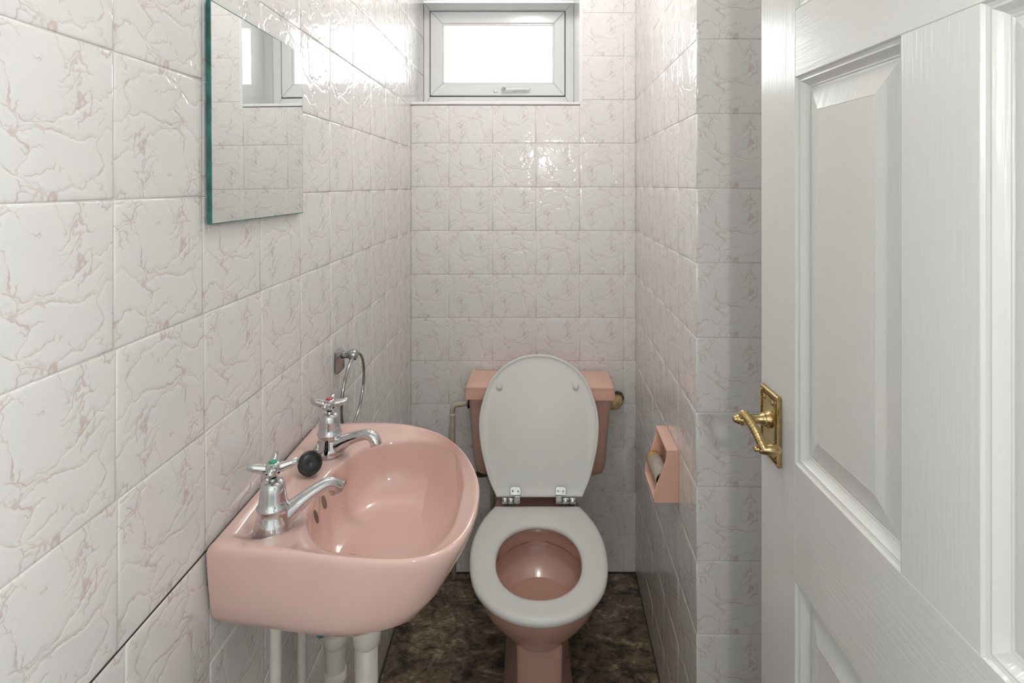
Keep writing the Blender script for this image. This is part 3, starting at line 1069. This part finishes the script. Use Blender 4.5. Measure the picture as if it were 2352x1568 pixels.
# close with the straight back edge
cs = Vector((SX, 1.432))
back_pts = [Vector((SX + 0.126 - 0.252 * k / 8, 1.666)) for k in range(1, 8)]
outp = [Vector(p) for p in outl] + back_pts
hole = [Vector((SX + 0.107 * math.copysign(abs(cos(t)) ** (2 / 2.15), cos(t)), 1.432 + (0.1395 if sin(t) > 0 else 0.1395) * math.copysign(abs(sin(t)) ** (2 / 2.15), sin(t)))) for t in [2 * pi * k / 96 for k in range(96)]]
sang = [2 * pi * k / 96 for k in range(96)]
for bx in (0.126, -0.126):
    a0 = math.atan2(1.665 - cs.y, bx) % (2 * pi)
    j = min(range(96), key=lambda i: abs(sang[i] - a0))
    sang[j] = a0
SO = [hit(outp, a1, cs) for a1 in sang]
SH = [hit(hole, a1, cs) for a1 in sang]


def sring(t, z, grow=0.0):
    r = []
    for p, q in zip(SO, SH):
        d = (q - p)
        ln = d.length
        pt = p + d * ((t if t <= 1 else 1) + grow / ln)
        r.append((pt.x, pt.y, z))
    return r


ST = 0.4125
rings = [sring(0, ST - 0.018, 0.004), sring(0, ST - 0.0145), sring(0, ST - 0.0075, 0.0), sring(0, ST - 0.003, 0.003), sring(0, ST - 0.0004, 0.009), sring(0, ST, 0.016), sring(1, ST - 0.001, -0.014), sring(1, ST - 0.003, -0.006), sring(1, ST - 0.007, -0.001), sring(1, ST - 0.013, 0.0), sring(1, ST - 0.018, -0.004)]
rings.append(rings[0])
seat = MB().loft(rings, False, False).build('seat', M['seat'], toi, weld=True)
tag(seat, 'white oval seat ring')
for x in (-0.075, 0.075):
    MB().lathe([(0.008, -0.003), (0.008, 0.002)], (TX + x, 1.29, 0.3925), (0, 0, 1), 16).build('seat_buffer', M['seat'], seat)

# raised lid, leaning back on the cistern
LC = 0.037
L0 = Vector((LC, 1.668, 0.4330))
lv = Vector((0, 0.145, 0.375)).normalized()
lu = Vector((1, 0, 0))
ln_ = lu.cross(lv)
if ln_.y > 0:
    ln_ = -ln_           # faces the camera
lo = [(0.126, 0.0), (0.150, 0.047), (0.1725, 0.118), (0.1825, 0.175), (0.1815, 0.235), (0.1600, 0.308), (0.1385, 0.342), (0.106, 0.372), (0.055, 0.397), (0.0, 0.404)]
lpts = [(x, v) for x, v in lo] + [(-x, v) for x, v in lo[:-1]][::-1]
lp = [Vector(p) for p in catmull(lpts, False, 6)]
lp += [Vector((-0.126 + 0.252 * k / 8, 0.0)) for k in range(1, 8)]
lcn = Vector((0, 0.20))


def lring(inset, h):
    r = []
    for p in lp:
        d = (lcn - p)
        q = p + d * (inset / d.length)
        r.append(L0 + lu * q.x + lv * q.y + ln_ * h)
    return r


mb = MB().loft([lring(0.010, -0.016), lring(0.003, -0.0145), lring(0, -0.011), lring(0, -0.003), lring(0.0022, -0.0003), lring(0.006, 0.0), lring(0.009, -0.0022), lring(0.012, -0.0032), lring(0.03, -0.0034), lring(0.08, -0.0034)], True, True)
lid = mb.build('lid', M['seat'], toi)
lid.data.set_sharp_from_angle(angle=radians(50))
tag(lid, 'white lid standing raised')
for x in (-0.123, 0.1165):
    c = L0 + lu * x + lv * 0.3065 + ln_ * -0.002
    MB().lathe([(0.0100, 0), (0.0100, 0.003), (0.0085, 0.0060), (0.005, 0.0078), (0.001, 0.0082)], c, ln_, 24).build('buffer', M['seat'], lid)
# hinges
for hx, sgn in ((-0.0335, -1), (0.0995, 1)):
    mb = MB()
    c = L0 + lu * (hx - LC + 0.0) + lv * 0.017 + ln_ * 0.0
    w, h = 0.0160, 0.0115
    q = [(-w, -h), (w, -h), (w, h * 0.5), (w * 0.75, h), (-w * 0.75, h), (-w, h * 0.5)]
    mb.loft([[c + lu * x + lv * y + ln_ * t for x, y in q] for t in (-0.001, 0.0035)], smooth=False)
    hg = mb.build('hinge', M['dull_chrome'], toi, bevel=0.0012)
    cx_ = hx - sgn * 0.0035
    cyl = [(cx_ + sgn * 0.004, 0.0075), (cx_ + sgn * 0.030, 0.0)]
    mb = MB()
    hy, hzz = 1.6690, 0.4230
    x0, x1 = (hx - 0.040, hx + 0.012) if sgn < 0 else (hx - 0.016, hx + 0.046)
    segs_ = 3
    ww = (x1 - x0) / segs_
    for k in range(segs_):
        MB().lathe([(0.0100, 0.0006), (0.0108, 0.0016), (0.0108, ww - 0.0016), (0.0100, ww - 0.0006)], (x0 + k * ww, hy, hzz), (1, 0, 0), 24).build('knuckle', M['dull_chrome'], hg)
    MB().box((hx - 0.004 - 0.006 * sgn - 0.004, hy - 0.010, hzz - 0.002), (hx + 0.004 - 0.006 * sgn + 0.004, hy - 0.0065, hzz + 0.018)).build('strap', M['dull_chrome'], hg, bevel=0.001)
    px_ = x0 + 0.012 if sgn < 0 else x1 - 0.012
    MB().lathe([(0.009, -0.028), (0.009, -0.006), (0.006, 0.0)], (px_, hy + 0.004, hzz), (0, 0, 1), 20).build('hinge_post', M['chrome'], hg)
    for q_ in (-0.008, 0.008):
        MB().lathe([(0.0028, 0), (0.0028, 0.0044), (0.0018, 0.005)], c + lu * q_ + ln_ * 0, ln_, 12).build('screw', M['dull_chrome'], hg)

# cistern: body and lid, slightly out of square with the wall
CXc, CYc, CR = 0.0430, 1.888, -0.018


def crot(p):
    x, y, z = p
    dx, dy = x, y - CYc
    return (CXc + dx * cos(CR) - dy * sin(CR), CYc + dx * sin(CR) + dy * cos(CR), z)


def rr_ring(hw, yf, yb, r, z, n=6):
    out = []
    for cx2, cy2, a1 in ((hw - r, yf + r, -90), (hw - 0.01, yb - 0.01, 0), (-hw + 0.01, yb - 0.01, 90), (-hw + r, yf + r, 180)):
        rad_ = r if cy2 < CYc else 0.01
        for k in range(n):
            t = radians(a1 + 90 * k / (n - 1))
            out.append(crot((cx2 + rad_ * cos(t), cy2 + rad_ * sin(t), z)))
    return out


YBC = 1.966
mb = MB().loft([rr_ring(0.170, 1.860, YBC - 0.002, 0.03, 0.4085), rr_ring(0.196, 1.838, YBC, 0.03, 0.4110), rr_ring(0.206, 1.829, YBC, 0.03, 0.4190), rr_ring(0.2105, 1.824, YBC, 0.03, 0.432),
                rr_ring(0.214, 1.821, YBC, 0.028, 0.460), rr_ring(0.221, 1.816, YBC, 0.026, 0.560), rr_ring(0.2275, 1.811, YBC, 0.024, 0.640), rr_ring(0.229, 1.809, YBC, 0.024, 0.676)], True, True)
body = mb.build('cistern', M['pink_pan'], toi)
body.data.set_sharp_from_angle(angle=radians(60))
mb = MB().loft([rr_ring(0.236, 1.803, YBC, 0.012, 0.6680), rr_ring(0.2405, 1.7985, YBC, 0.012, 0.6690), rr_ring(0.2405, 1.7985, YBC, 0.012, 0.6790), rr_ring(0.238, 1.801, YBC, 0.012, 0.6930), rr_ring(0.2365, 1.8020, YBC, 0.012, 0.7010),
                rr_ring(0.2368, 1.8015, YBC, 0.012, 0.7050), rr_ring(0.2350, 1.8030, YBC, 0.012, 0.7090), rr_ring(0.2310, 1.8070, YBC - 0.003, 0.012, 0.7105), rr_ring(0.20, 1.84, YBC - 0.02, 0.02, 0.7110)], True, True)
clid = mb.build('cistern_lid', M['peach'], toi)
clid.data.set_sharp_from_angle(angle=radians(50))
# flush pipe between cistern and pan
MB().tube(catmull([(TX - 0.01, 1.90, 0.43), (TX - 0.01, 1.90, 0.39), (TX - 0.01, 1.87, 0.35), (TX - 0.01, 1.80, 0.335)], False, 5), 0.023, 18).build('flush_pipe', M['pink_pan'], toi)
MB().tube(catmull([(TX, 1.76, 0.19), (TX, 1.86, 0.185), (TX, 1.92, 0.16), (TX, 1.935, 0.10), (TX, 1.935, 0.003)], False, 5), 0.052, 20).build('soil_pipe', M['pipe'], toi)

# cistern pipes
op1 = thing('cistern_feed_pipe', (-0.256, 1.945, 0), 'thin cream pipe with an elbow running into the left side of the cistern', 'pipe')
pz = 1.35 - (928 - 424.5) * 1.945 / 1305
MB().tube(catmull([(-0.200, 1.945, pz + 0.003), (-0.225, 1.945, pz), (-0.243, 1.945, pz - 0.003), (-0.252, 1.945, pz - 0.012), (-0.2545, 1.945, pz - 0.035), (-0.2530, 1.945, pz - 0.12), (-0.2500, 1.945, 0.40), (-0.2500, 1.945, 0.003)], False, 6),
          0.0085, 16).build('pipe', M['pipe_old'], op1)
MB().lathe([(0.0088, 0), (0.0108, 0.001), (0.0108, 0.008), (0.0088, 0.009)], (-0.2545, 1.945, pz - 0.040), (0, 0, 1), 18).build('pipe_collar', M['pipe'], op1)
MB().lathe([(0.0135, 0), (0.0150, 0.001), (0.0150, 0.007), (0.0135, 0.008)], (-0.2020, 1.945, pz + 0.001), (1, 0, 0), 8).build('back_nut', M['rubber'], op1)
ov = thing('overflow_fitting', (0.295, 1.945, 0.585), 'yellowed brown plastic overflow elbow on the right side of the cistern', 'pipe fitting')
mb = MB()
mb.tube([(0.262, 1.935, 0.600), (0.285, 1.937, 0.600), (0.303, 1.940, 0.603), (0.312, 1.950, 0.606), (0.314, 1.974, 0.608)], [0.015, 0.0165, 0.0185, 0.0185, 0.0185], 14)
mb.build('elbow', M['fitting'], ov)
MB().lathe([(0.0195, 0), (0.024, 0.001), (0.024, 0.006), (0.0195, 0.0075)], (0.314, 1.9740, 0.612), (0, -1, 0), 8).build('wall_collar', M['debris'], ov)
iv = thing('isolating_valve', (-0.155, 1.955, 0.385), 'small dirty corroded valve on the wall below the left end of the cistern', 'valve')
mb = MB()
mb.tube([(-0.180, 1.958, 0.352), (-0.150, 1.955, 0.356), (-0.128, 1.955, 0.358)], [0.008, 0.011, 0.008], 8)
mb.tube([(-0.160, 1.956, 0.35), (-0.160, 1.945, 0.372), (-0.160, 1.94, 0.385)], [0.009, 0.007, 0.004], 8)
mb.build('valve_body', M['debris'], iv, bevel=0.001)
MB().tube([(-0.128, 1.955, 0.358), (-0.118, 1.955, 0.335), (-0.118, 1.955, 0.003)], 0.0065, 12).build('pipe', M['pipe_old'], iv)

# ------------------------------------------------------------------ toilet roll holder on the right wall
HYn, HYf, Hz0, Hz1 = 1.3200, 1.4560, 0.6120, 0.7330


def wx(y):
    return XNE + (y - YNE) * (XBK - XNE) / (YB - YNE)


rh = thing('toilet_roll_holder', (wx(1.385), 1.385, Hz0), 'pink ceramic toilet roll holder fixed low on the right wall near the toilet', 'toilet roll holder')


def hx_front(v):         # how far the front rim stands out, from bottom (v=0) to top (v=1)
    return 0.058 - 0.030 * smooth(0.0, 1.0, v) + 0.0 * v


mb = MB()
nv_, rim = 12, 0.0075


def hold_ring(ins, depth_mul, add=0.0, wall=False):
    """closed ring in order near-bottom, near-top, far-top, far-bottom with an inset"""
    y0, y1, z0, z1 = HYn + ins, HYf - ins, Hz0 + ins, Hz1 - ins
    pts_ = []
    for k in range(nv_):
        v = k / nv_
        pts_.append((y0, z0 + (z1 - z0) * v, v))
    for k in range(4):
        pts_.append((y0 + (y1 - y0) * k / 4, z1, 1))
    for k in range(nv_):
        v = 1 - k / nv_
        pts_.append((y1, z0 + (z1 - z0) * v, v))
    for k in range(4):
        pts_.append((y1 - (y1 - y0) * k / 4, z0, 0))
    return [(wx(y) - (0.0004 if wall else hx_front(v) * depth_mul + add), y, z) for y, z, v in pts_]


mb.loft([hold_ring(0, 0, 0, True), hold_ring(0, 0.9), hold_ring(0.0012, 0.985), hold_ring(0.0035, 1.0), hold_ring(0.0060, 0.99), hold_ring(rim, 0.93), hold_ring(rim + 0.001, 0.20), hold_ring(0.018, 0.08)], True, True)
hb = mb.build('holder_body', M['peach'], rh)
hb.data.set_sharp_from_angle(angle=radians(40))
mb = MB()
spx = wx(1.39) - 0.0340
mb.lathe([(0.010, 0), (0.010, 0.1170)], (spx, HYn + 0.0095, 0.6575), (0, 1, 0), 18)
mb.lathe([(0.0165, 0.096), (0.0175, 0.100), (0.0175, 0.1170)], (spx, HYn + 0.0095, 0.6575), (0, 1, 0), 20)
mb.build('spindle', M['ochre'], rh)
tube = thing('cardboard_tube', (spx, 1.372, 0.6575), 'empty grey cardboard toilet roll tube on the spindle inside the pink holder', 'cardboard tube')
ty0, ty1 = HYn + 0.012, HYf - 0.030
mb = MB().lathe([(0.0182, ty0), (0.0190, ty0), (0.0190, ty1), (0.0182, ty1)], (spx, 0, 0.6575), (0, 1, 0), 28)
mb.f = [f for f in mb.f if len(f) == 4]
mb.sm = mb.sm[:len(mb.f)]
mb.build('tube_wall', M['card'], tube)
mb = MB().lathe([(0.0180, ty0), (0.0180, ty1)], (spx, 0, 0.6575), (0, 1, 0), 28)
mb.f = [f for f in mb.f if len(f) == 4]
mb.sm = mb.sm[:len(mb.f)]
mb.build('tube_inside', M['card_in'], tube)

# ------------------------------------------------------------------ ceiling lamp above the frame
M_lamp = bpy.data.materials.new('lit_lamp_glass')
M_lamp.use_nodes = True
pb = M_lamp.node_tree.nodes['Principled BSDF']
pb.inputs['Base Color'].default_value = (0.9, 0.88, 0.82, 1)
pb.inputs['Emission Color'].default_value = (1.0, 0.965, 0.925, 1)
pb.inputs['Emission Strength'].default_value = 60.0
cl = thing('ceiling_light', (0.02, 1.25, CEIL), 'small round glass ceiling light over the middle of the room', 'ceiling light')
MB().lathe([(0.055, 0), (0.055, -0.018), (0.050, -0.022)], (0.02, 1.25, CEIL), (0, 0, 1), 32).build('lamp_base', M['lamp'], cl)
MB().lathe([(0.048, -0.020), (0.062, -0.040), (0.068, -0.065), (0.060, -0.095), (0.038, -0.118), (0.001, -0.126)], (0.02, 1.25, CEIL), (0, 0, 1), 32).build('lamp_globe', M_lamp, cl)

M_fill = M_lamp.copy()
M_fill.name = 'lit_fill_lamp_glass'
M_fill.node_tree.nodes['Principled BSDF'].inputs['Emission Strength'].default_value = 270.0
lp2 = thing('landing_fill_lamp', (0.115, -0.50, 1.46), 'small round lamp added behind the camera for fill light and highlights', 'lamp')  # added for frontal fill; stands in for a small light near the camera
MB().lathe([(0.001, 1.515), (0.016, 1.520), (0.028, 1.538), (0.028, 1.560), (0.018, 1.575), (0.012, 1.580)], (0.115, -0.50, 0), (0, 0, 1), 32).build('lamp_globe', M_fill, lp2)
MB().lathe([(0.014, 1.576), (0.014, 1.600), (0.0025, 1.61), (0.0025, 2.395), (0.04, 2.396), (0.04, 2.40)], (0.115, -0.50, 0), (0, 0, 1), 20).build('fill_lamp_flex', M['lamp'], lp2)
